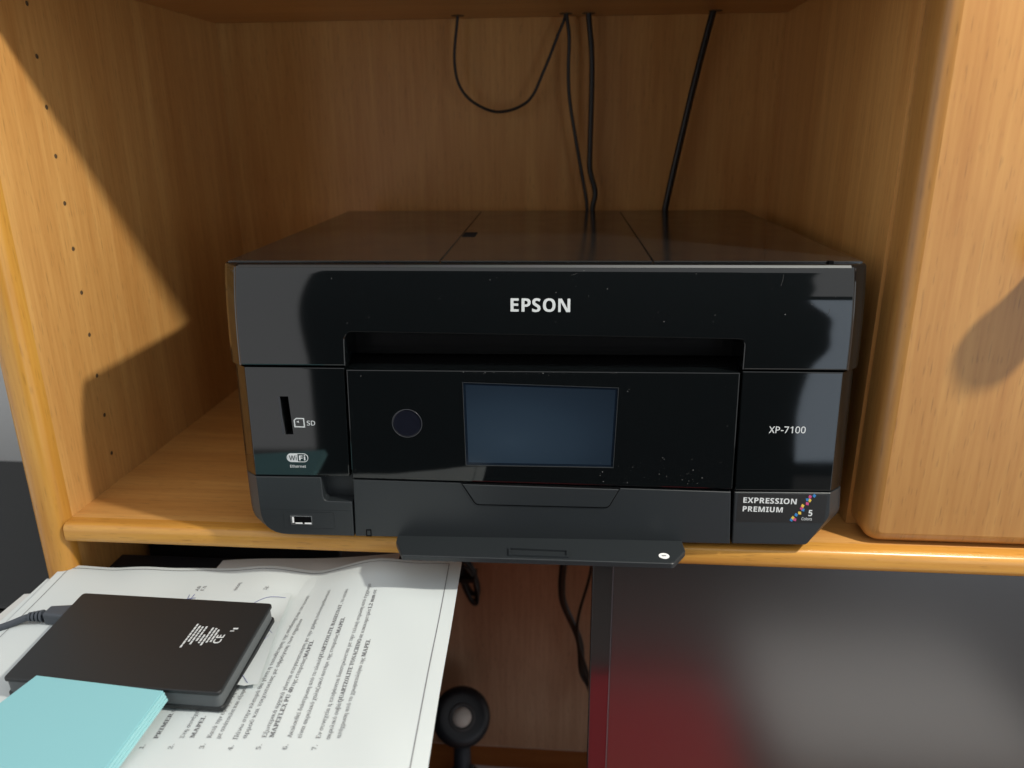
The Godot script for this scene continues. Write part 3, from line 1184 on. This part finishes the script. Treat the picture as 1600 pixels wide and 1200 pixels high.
func build_papers() -> void:
	var serif := font("Droid Serif")
	var heavy := font("Droid Serif", true)
	var t := thing("printed_sheet", "large white sheet printed with a numbered list, topmost of the paper pile", "paper")
	on_pile(t)
	var st := fresh()
	st.set_smooth_group(1)
	var n := 60
	var m := 44
	for i in n:
		for j in m:
			var s0 := 0.297 * i / n
			var s1 := 0.297 * (i + 1) / n
			var d0 := 0.190 * j / m
			var d1 := 0.190 * (j + 1) / m
			quad(st, on_sheet(s1, d1), on_sheet(s0, d1), on_sheet(s0, d0), on_sheet(s1, d0))
	put("sheet", st, M.paper, t)
	st = fresh()
	for l in [[0.0085, 0.0038, 0.290, 0.0038], [0.0085, 0.0038, 0.0085, 0.1895], [0.290, 0.0038, 0.290, 0.1895]]:
		sheet_strip(st, Vector2(l[0], l[1]), Vector2(l[2], l[3]), 0.00045, 0.0003)
	put("border_line", st, M.ink, t)
	st = fresh()
	var x := 0.0022
	for l in [
		[0.0594, 0.1630, "Εν συνεχεία η επιφάνεια διαστρώνεται με την τελική στρώση από έγχρωμο", 0.1320, false],
		[0.0541, 0.1636, "ακρυλικό σοβά ", 0.0249, false], [0.0541, 0.1379, "QUARTZOLITE TONACHINO", 0.0517, true], [0.0541, 0.0853, "σε κοκκομετρία ", 0.0277, false], [0.0541, 0.0567, "1,2 mm", 0.0138, true], [0.0541, 0.0419, "σε", 0.0042, false],
		[0.0487, 0.1630, "απόχρωση από το χρωματολόγιο της ", 0.0600, false], [0.0487, 0.1019, "MAPEI.", 0.0157, true],
		[0.0744, 0.1630, "Ακολουθεί διάστρωση από το υλικό ", 0.0591, false], [0.0744, 0.1033, "QUARTZOLITE BASECOAT", 0.0517, true], [0.0744, 0.0509, ", το οποίο", 0.0166, false],
		[0.0692, 0.1630, "είναι ακρυλικό χαλαζιακό αστάρι της εταιρείας ", 0.0812, false], [0.0692, 0.0811, "MAPEI.", 0.0157, true],
		[0.0877, 0.1630, "Εξωτερικά αρχικά γίνεται στεγανοποίηση με την χρήση πολυουρεθανικού", 0.1320, false],
		[0.0838, 0.1630, "MAPEFLEX PU 40", 0.0360, true], [0.0838, 0.1264, "της εταιρείας ", 0.0240, false], [0.0838, 0.1019, "MAPEI.", 0.0157, true],
		[0.1024, 0.1647, "Πάνω στην πλευρά θα γίνει η τοποθέτηση της σύνδεσης και του κενού", 0.1320, false],
		[0.0980, 0.1637, "αρμού και τοιχοποιίας με σφράγιση των σημείων", 0.1015, false],
		[0.1162, 0.1647, "Κατά την εφαρμογή η διάστρωση", 0.0572, false], [0.1114, 0.1647, "με σπάτουλα και εξομάλυνση και", 0.0554, false],
		[0.1309, 0.1647, "Στη συνέχεια εφαρμόζεται το", 0.0508, false], [0.1253, 0.1647, "MAPEI.", 0.0157, true],
		[0.1451, 0.1647, "PRIMER", 0.0185, true], [0.1451, 0.1453, "της εταιρείας", 0.0258, false],
		[0.0594, 0.1707, "7.", 0.0032, false], [0.0744, 0.1707, "6.", 0.0032, false], [0.0882, 0.1707, "5.", 0.0032, false], [0.1024, 0.1720, "4.", 0.0032, false], [0.1171, 0.1720, "3.", 0.0032, false], [0.1338, 0.1720, "2.", 0.0032, false], [0.1491, 0.1720, "1.", 0.0028, false],
		[0.1330, 0.0300, "Σχ.", 0.0045, false], [0.1541, 0.0300, "Θέση", 0.009, false], [0.1820, 0.0300, "ΑΒ", 0.006, false], [0.1780, 0.0300, "ΓΔ", 0.006, false]]:
		sheet_text(st, l[2], heavy if l[4] else serif, l[0], l[1], l[3], x)
	put("printed_text", st, M.ink, t)
	# sheets below it, sliding out to the left
	var g := "loose sheets under the printed sheet"
	plain_sheet("loose_sheet", [Vector2(-0.3095, 0.0235), Vector2(-0.010, 0.0215), Vector2(-0.002, 0.203), Vector2(-0.302, 0.205)], -0.0045, 0.001, M.paper, "white sheet just under the printed sheet, a strip showing along its left edge", g)
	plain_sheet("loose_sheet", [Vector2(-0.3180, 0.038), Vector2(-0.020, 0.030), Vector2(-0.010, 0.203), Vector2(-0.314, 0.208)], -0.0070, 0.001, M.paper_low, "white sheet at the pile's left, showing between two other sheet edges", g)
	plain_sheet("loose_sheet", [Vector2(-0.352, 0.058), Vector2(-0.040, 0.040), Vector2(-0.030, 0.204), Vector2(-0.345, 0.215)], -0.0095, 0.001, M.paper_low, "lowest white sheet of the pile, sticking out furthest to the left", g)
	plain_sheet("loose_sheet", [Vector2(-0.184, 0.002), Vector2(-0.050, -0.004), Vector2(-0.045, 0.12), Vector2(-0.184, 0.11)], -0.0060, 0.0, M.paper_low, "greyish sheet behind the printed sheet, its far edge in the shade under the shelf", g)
	st = fresh()
	lay(st, PackedVector2Array([Vector2(-0.285, 0.045), Vector2(-0.040, 0.040), Vector2(-0.035, 0.198), Vector2(-0.280, 0.198)]), -0.0125, 0.012, 0.0005)
	var ream := put("paper_ream", st, M.paper_low)
	on_pile(ream)
	tag(ream, "thick stack of paper hidden under the loose sheets", "paper", "")
	# slip of paper with handwriting, half under the drive
	var slip := thing("paper_slip", "small white handwritten slip of paper under the black drive", "paper")
	on_pile(slip)
	st = fresh()
	st.set_smooth_group(1)
	var sc := [Vector2(0.1133, 0.0335), Vector2(0.235, 0.0380), Vector2(0.2350, 0.130), Vector2(0.1028, 0.1274)]
	var pt := func(u, v):
		var q: Vector2 = sc[0].lerp(sc[1], u).lerp(sc[3].lerp(sc[2], u), v)
		return on_sheet(q.x, q.y, 0.0012 + 0.0026 * exp(-pow((u - 0.13) / 0.06, 2.0)) * (0.3 + v) + 0.0022 * exp(-u * 26.0))
	for i in 16:
		for j in 10:
			quad(st, pt.call((i + 1) / 16.0, (j + 1) / 10.0), pt.call(i / 16.0, (j + 1) / 10.0), pt.call(i / 16.0, j / 10.0), pt.call((i + 1) / 16.0, j / 10.0))
	put("slip", st, M.paper, slip)
	st = fresh()
	for curve in [[[0.02, 0.06], [0.12, 0.08], [0.22, 0.2], [0.28, 0.4]], [[0.05, 0.98], [0.10, 0.9], [0.14, 0.96], [0.18, 0.84], [0.13, 0.78]], [[0.10, 0.72], [0.13, 0.66], [0.09, 0.62], [0.14, 0.6]], [[0.02, 0.50], [0.06, 0.44], [0.1, 0.5], [0.06, 0.56], [0.03, 0.5]], [[0.55, 0.0], [0.56, 0.1]], [[0.58, 0.0], [0.57, 0.1]], [[0.53, 0.05], [0.60, 0.06]]]:
		var pts := []
		for q in curve:
			pts.append(pt.call(q[0], q[1]) + Vector3(0, 0.0003, 0))
		tube(st, smooth_path(pts, 6), 0.00016, 5)
	put("handwriting", st, M.blue_ink, slip)


# ------------------------------------------------------------------ the drive and its cable, the notepad
func build_drive() -> void:
	var c := [Vector2(-0.2913, 0.0549), Vector2(-0.1548, 0.0700), Vector2(-0.1521, 0.1508), Vector2(-0.2850, 0.1385)]
	var t := thing("external_drive", "black slab-shaped portable hard drive lying on the papers", "hard drive")
	on_pile(t, Vector3(0.0445, 0.0435, 0.0146))
	var st := fresh()
	var plan := rounded(PackedVector2Array(c), [0.003, 0.003, 0.003, 0.003], 5)
	lay(st, plan, -0.0305, 0.0020, 0.0008)
	var case := put("case", st, M.drive, t)
	st = fresh()
	var ins := PackedVector2Array()
	for q in plan:
		ins.append(q + (Vector2(-0.22, 0.106) - q).normalized() * 0.0012)
	lay(st, ins, -0.0326, 0.0077, 0.0004)
	put("side_band", st, M.drive_band, t)
	st = fresh()
	lay(st, plan, -0.0402, 0.0026, 0.0008)
	put("base_plate", st, M.drive, t)
	# small print near one end, running away from the viewer
	st = fresh()
	var lines := [[-0.1935, 0.1128, 0.0215], [-0.1912, 0.1075, 0.0125], [-0.1890, 0.1100, 0.0150], [-0.1866, 0.1070, 0.0120], [-0.1842, 0.1090, 0.0075], [-0.1820, 0.1110, 0.0170], [-0.1797, 0.1085, 0.0130], [-0.1775, 0.1080, 0.0110]]
	for l in lines:
		var z: float = l[1]
		while z > l[1] - l[2]:
			var w := rng.randf_range(0.0012, 0.0034)
			var p := polyg([l[0] - 0.00055, z - w, l[0] + 0.00055, z - w, l[0] + 0.00055, z, l[0] - 0.00055, z])
			lay(st, p, -0.03035, 0.0002, 0.00003)
			z -= w + 0.0005
	put("small_print", st, M.print, case)
	st = fresh()
	var tm := TextMesh.new()
	tm.text = "CE"
	tm.font = font("Droid Sans", true)
	tm.font_size = 48
	tm.pixel_size = 0.001
	tm.depth = 0.0
	var bb := tm.get_aabb()
	var arrays := tm.get_mesh_arrays()
	var vs: PackedVector3Array = arrays[Mesh.ARRAY_VERTEX]
	var idx = arrays[Mesh.ARRAY_INDEX]
	for i in (idx.size() if idx != null else vs.size()):
		var q: Vector3 = vs[idx[i]] if idx != null else vs[i]
		st.add_vertex(Vector3(-0.1712 - (q.y - bb.position.y) / bb.size.y * 0.0048, -0.03032, 0.1095 - (q.x - bb.position.x) / bb.size.x * 0.0080))
	put("conformity_mark", st, M.print, case)
	st = fresh()
	lay(st, polyg([-0.1690, 0.0950, -0.1660, 0.0950, -0.1660, 0.0963, -0.1690, 0.0963]), -0.03035, 0.0002, 0.00003)
	lay(st, polyg([-0.1700, 0.0975, -0.1675, 0.0975, -0.1675, 0.0982, -0.1700, 0.0982]), -0.03035, 0.0002, 0.00003)
	put("bin_mark", st, M.print, case)
	# plug and cable
	var u := thing("drive_cable", "dark grey cable with a moulded plug, leading left from the black drive", "cable")
	on_pile(u, Vector3(0.0445, 0.0435, 0.0146) + Vector3(0, -0.001, -0.0062))
	st = fresh()
	lay(st, rounded(polyg([-0.3085, 0.0705, -0.2850, 0.0690, -0.2850, 0.0835, -0.3085, 0.0800]), [0.002, 0.001, 0.001, 0.002], 4), -0.0325, 0.0075, 0.0016)
	put("plug", st, M.plug, u)
	st = fresh()
	var path := [Vector3(-0.3060, -0.0365, 0.0757), Vector3(-0.320, -0.0368, 0.0772), Vector3(-0.335, -0.040, 0.0830), Vector3(-0.36, -0.042, 0.095), Vector3(-0.42, -0.046, 0.12)]
	tube(st, smooth_path(path), 0.0023, 12)
	put("cord", st, M.plug, u)
	st = fresh()
	for i in 4:
		var q := Vector3(-0.3105 - i * 0.0026, -0.0366, 0.0762 + i * 0.0003)
		tube(st, PackedVector3Array([q, q + Vector3(-0.0014, 0, 0.0002)]), 0.0039 - i * 0.0003, 14)
	put("strain_relief", st, M.plug, u)
	# turquoise notepad in front
	st = fresh()
	var pad := thing("notepad", "turquoise paper pad leaning on the black drive's front edge, at the photo's corner", "notepad")
	on_pile(pad)
	var slope := func(q): return Vector3(q.x, q.z - 0.120 * (-q.y - 0.158), -q.y)
	var pl := PackedVector2Array([Vector2(-0.2190, -0.1535), Vector2(-0.1393, -0.1645), Vector2(-0.1500, -0.2620), Vector2(-0.2650, -0.2620)])
	plate(st, pl, 0.0147, 0.0010, 0.0003, slope)
	var cov := put("cover", st, M.teal, pad)
	for k in 3:
		st = fresh()
		var pages := PackedVector2Array()
		for q in pl:
			pages.append(q + Vector2(0.0006 + 0.0006 * k, -0.0003 * k) if q.x > -0.17 else q + Vector2(0.0004, -0.0003))
		plate(st, pages, 0.01355 - 0.0016 * k, 0.00145, 0.0002, slope)
		put("pages", st, M.teal_side, pad)
	st = fresh()


# ------------------------------------------------------------------ other small things under the shelf
func build_small_things() -> void:
	var st := fresh()
	box(st, Vector3(-1.4, DESK - 0.03, ZB + 0.0003), Vector3(0.9, DESK, 0.25))
	var desk := thing("desk", "dark brown wooden desk top low in the shade under the shelf", "desk")
	put("desk_top", st, M.desk, desk)
	for x in [-1.36, 0.80]:
		st = fresh()
		box(st, Vector3(x, -1.3, -0.30), Vector3(x + 0.04, DESK - 0.0305, 0.22))
		put("side_panel", st, M.desk, desk)
	# box that carries the papers
	st = fresh()
	plate_up(st, rounded(polyg([-0.350, 0.035, -0.078, 0.035, -0.070, -0.21, -0.350, -0.21]), [0.004, 0.004, 0.004, 0.004], 4), DESK, -0.0600, 0.002)
	tag(put("storage_box", st, M.dark_box), "dark storage box under the pile of papers", "box")
	st = fresh()
	plate_up(st, rounded(polyg([-0.318, 0.30, -0.150, 0.30, -0.150, 0.062, -0.318, 0.062]), [0.004, 0.004, 0.004, 0.004], 4), DESK, -0.024, 0.003)
	tag(put("black_box", st, plain(lin(0.006, 0.007, 0.009), 0.6)), "black box pushed under the shelf, in the dark gap behind the papers", "box")
	# dark things at the left, behind the papers
	st = fresh()
	plate_up(st, rounded(polyg([-1.20, 0.30, -0.375, 0.30, -0.372, 0.02, -1.20, 0.02]), [0.01, 0.01, 0.01, 0.01], 4), DESK, -0.105, 0.004)
	tag(put("black_case", st, plain(lin(0.006, 0.007, 0.008), 0.5)), "black case standing left of the cabinet, behind the papers", "case")
	# round black speaker with a pale centre
	var o := Vector3(-0.0885, DESK + 0.0, -0.262)
	var r := thing("desk_speaker", "small round black speaker with a pale centre, standing on the desk beside the papers", "speaker", o)
	st = fresh()
	lathe(st, [Vector2(0.0001, 0.0), Vector2(0.026, 0.0), Vector2(0.027, 0.004), Vector2(0.020, 0.010), Vector2(0.011, 0.020), Vector2(0.010, 0.062), Vector2(0.0001, 0.064)], Transform3D(), 28)
	put("base", st, M.dark_box, r)
	var tilt := Transform3D(Basis(Vector3.RIGHT, deg_to_rad(52.0)).rotated(Vector3.UP, 0.3), Vector3(0, 0.104, 0))
	st = fresh()
	lathe(st, [Vector2(0.0001, -0.024), Vector2(0.018, -0.021), Vector2(0.029, -0.011), Vector2(0.0345, 0.0), Vector2(0.035, 0.007), Vector2(0.032, 0.012), Vector2(0.025, 0.0142), Vector2(0.018, 0.0138), Vector2(0.0001, 0.0138)], tilt, 36)
	var hd := put("shell", st, plain(lin(0.006, 0.008, 0.012), 0.45), r)
	st = fresh()
	lathe(st, [Vector2(0.0115, 0.0135), Vector2(0.0105, 0.0165), Vector2(0.006, 0.0190), Vector2(0.0001, 0.0196)], tilt, 28)
	put("centre_cap", st, plain(lin(0.62, 0.58, 0.53), 0.5), hd)
	st = fresh()
	lathe(st, [Vector2(0.0165, 0.0135), Vector2(0.0155, 0.0150), Vector2(0.0118, 0.0152), Vector2(0.0112, 0.0136)], tilt, 32)
	put("rim", st, plain(lin(0.05, 0.05, 0.052), 0.6), hd)
	st = fresh()
	tube(st, smooth_path([Vector3(0.012, 0.040, 0.01), Vector3(0.030, 0.020, 0.02), Vector3(0.046, 0.006, 0.03), Vector3(0.075, 0.003, 0.05)]), 0.003, 10)
	put("cord", st, M.cable, r)
	# pale sheet low on the desk
	plain_sheet("desk_sheet", [Vector2(-0.087, -0.291), Vector2(0.08, -0.286), Vector2(0.09, -0.10), Vector2(-0.08, -0.10)], DESK + 0.003, 0.0, plain(lin(0.6, 0.55, 0.55), 0.9), "pale sheet of paper lying low on the desk in the shade, below the cables", "", false)


# ------------------------------------------------------------------ things behind the camera, some added only for their reflections
func build_room_things() -> void:
	var lamp := thing("pendant_lamp", "bare glowing bulb on a cord, right of the cabinet and outside the picture", "lamp", LAMP_AT)
	var st := fresh()
	var prof := []
	for i in 13:
		var a := -PI / 2 + PI * i / 12.0
		prof.append(Vector2(maxf(cos(a) * 0.022, 0.0001), sin(a) * 0.022))
	lathe(st, prof, Transform3D(), 24)
	var glow := plain(lin(1, 0.95, 0.85), 0.5)
	glow.emission_enabled = true
	glow.emission = Color(1.0, 0.95, 0.86)
	glow.emission_energy_multiplier = 4.0
	put("bulb", st, glow, lamp)
	st = fresh()
	lathe(st, [Vector2(0.0001, 0.0225), Vector2(0.013, 0.023), Vector2(0.014, 0.05), Vector2(0.005, 0.06), Vector2(0.003, 0.06), Vector2(0.003, 0.85), Vector2(0.0001, 0.85)], Transform3D(), 16)
	put("socket_and_cord", st, M.core, lamp)
	var w := thing("balcony_window", "tall bright balcony window across the room behind the viewer", "window", Vector3(1.62, -0.27, 2.5))
	st = fresh()
	box(st, Vector3(-0.62, -0.78, 0.012), Vector3(0.62, 0.78, 0.02))
	var pane := plain(lin(0.4, 0.42, 0.44), 0.4)
	pane.emission_enabled = true
	pane.emission = Color(0.9, 0.95, 1.0)
	pane.emission_energy_multiplier = 0.1
	put("window_pane", st, pane, w)
	for b in [[-0.69, -0.84, -0.62, 0.86], [0.62, -0.84, 0.69, 0.86], [-0.62, -0.84, 0.62, -0.78], [-0.62, 0.78, 0.62, 0.86]]:
		st = fresh()
		box(st, Vector3(b[0], b[1], -0.02), Vector3(b[2], b[3], 0.05))
		put("window_frame", st, M.dark_wood, w)
	st = fresh()
	box(st, Vector3(-0.80, -1.3, 2.30), Vector3(0.84, 1.35, 2.70))  # added unseen block that keeps the printer's reflection dark in the middle
	tag(put("added_dark_block", st, M.dark_wood), "tall dark block added unseen behind the viewer to darken the printer reflection", "added_dark_block")
	st = fresh()
	var edge := PackedVector2Array([Vector2(0.845, -1.28), Vector2(1.03, -1.28)])
	for i in 33:
		var y := -1.27 + 2.6 * i / 32.0
		edge.append(Vector2(1.085 + 0.040 * sin(y * 4.2 + 2.4) + 0.012 * sin(y * 11.0), y))
	edge.append(Vector2(0.845, 1.33))
	plate(st, edge, 2.36, 0.03, 0.003)  # added unseen strip, its wavy side borders the grey reflection
	tag(put("added_dark_strip", st, M.dark_wood), "unseen dark strip added for the wavy edge in the printer reflection", "added_dark_strip")
	for k in [[0.09, M.red, "unseen red padded stool, added for the red reflection in the screen", 0.38], [0.53, M.grey_seat, "unseen pale grey padded stool, added for the grey reflection in the screen", 0.52]]:  # stools added out of view, to be mirrored red and grey in the monitor
		var c := thing("added_stool", k[2], "stool", Vector3(k[0], -0.60, k[3]), 0.0, "unseen stools added for their reflections")
		st = fresh()
		lay(st, rr(-0.20, -0.15, 0.20, 0.18, 0.04, 6), 0.05, 0.08, 0.02)
		put("seat", st, k[1], c)
		for x in [-0.15, 0.15]:
			for z in [-0.11, 0.14]:
				st = fresh()
				lathe(st, [Vector2(0.0001, -0.70), Vector2(0.014, -0.70), Vector2(0.018, -0.031), Vector2(0.0001, -0.031)], Transform3D(Basis(), Vector3(x, 0, z)), 14)
				put("leg", st, M.core, c)
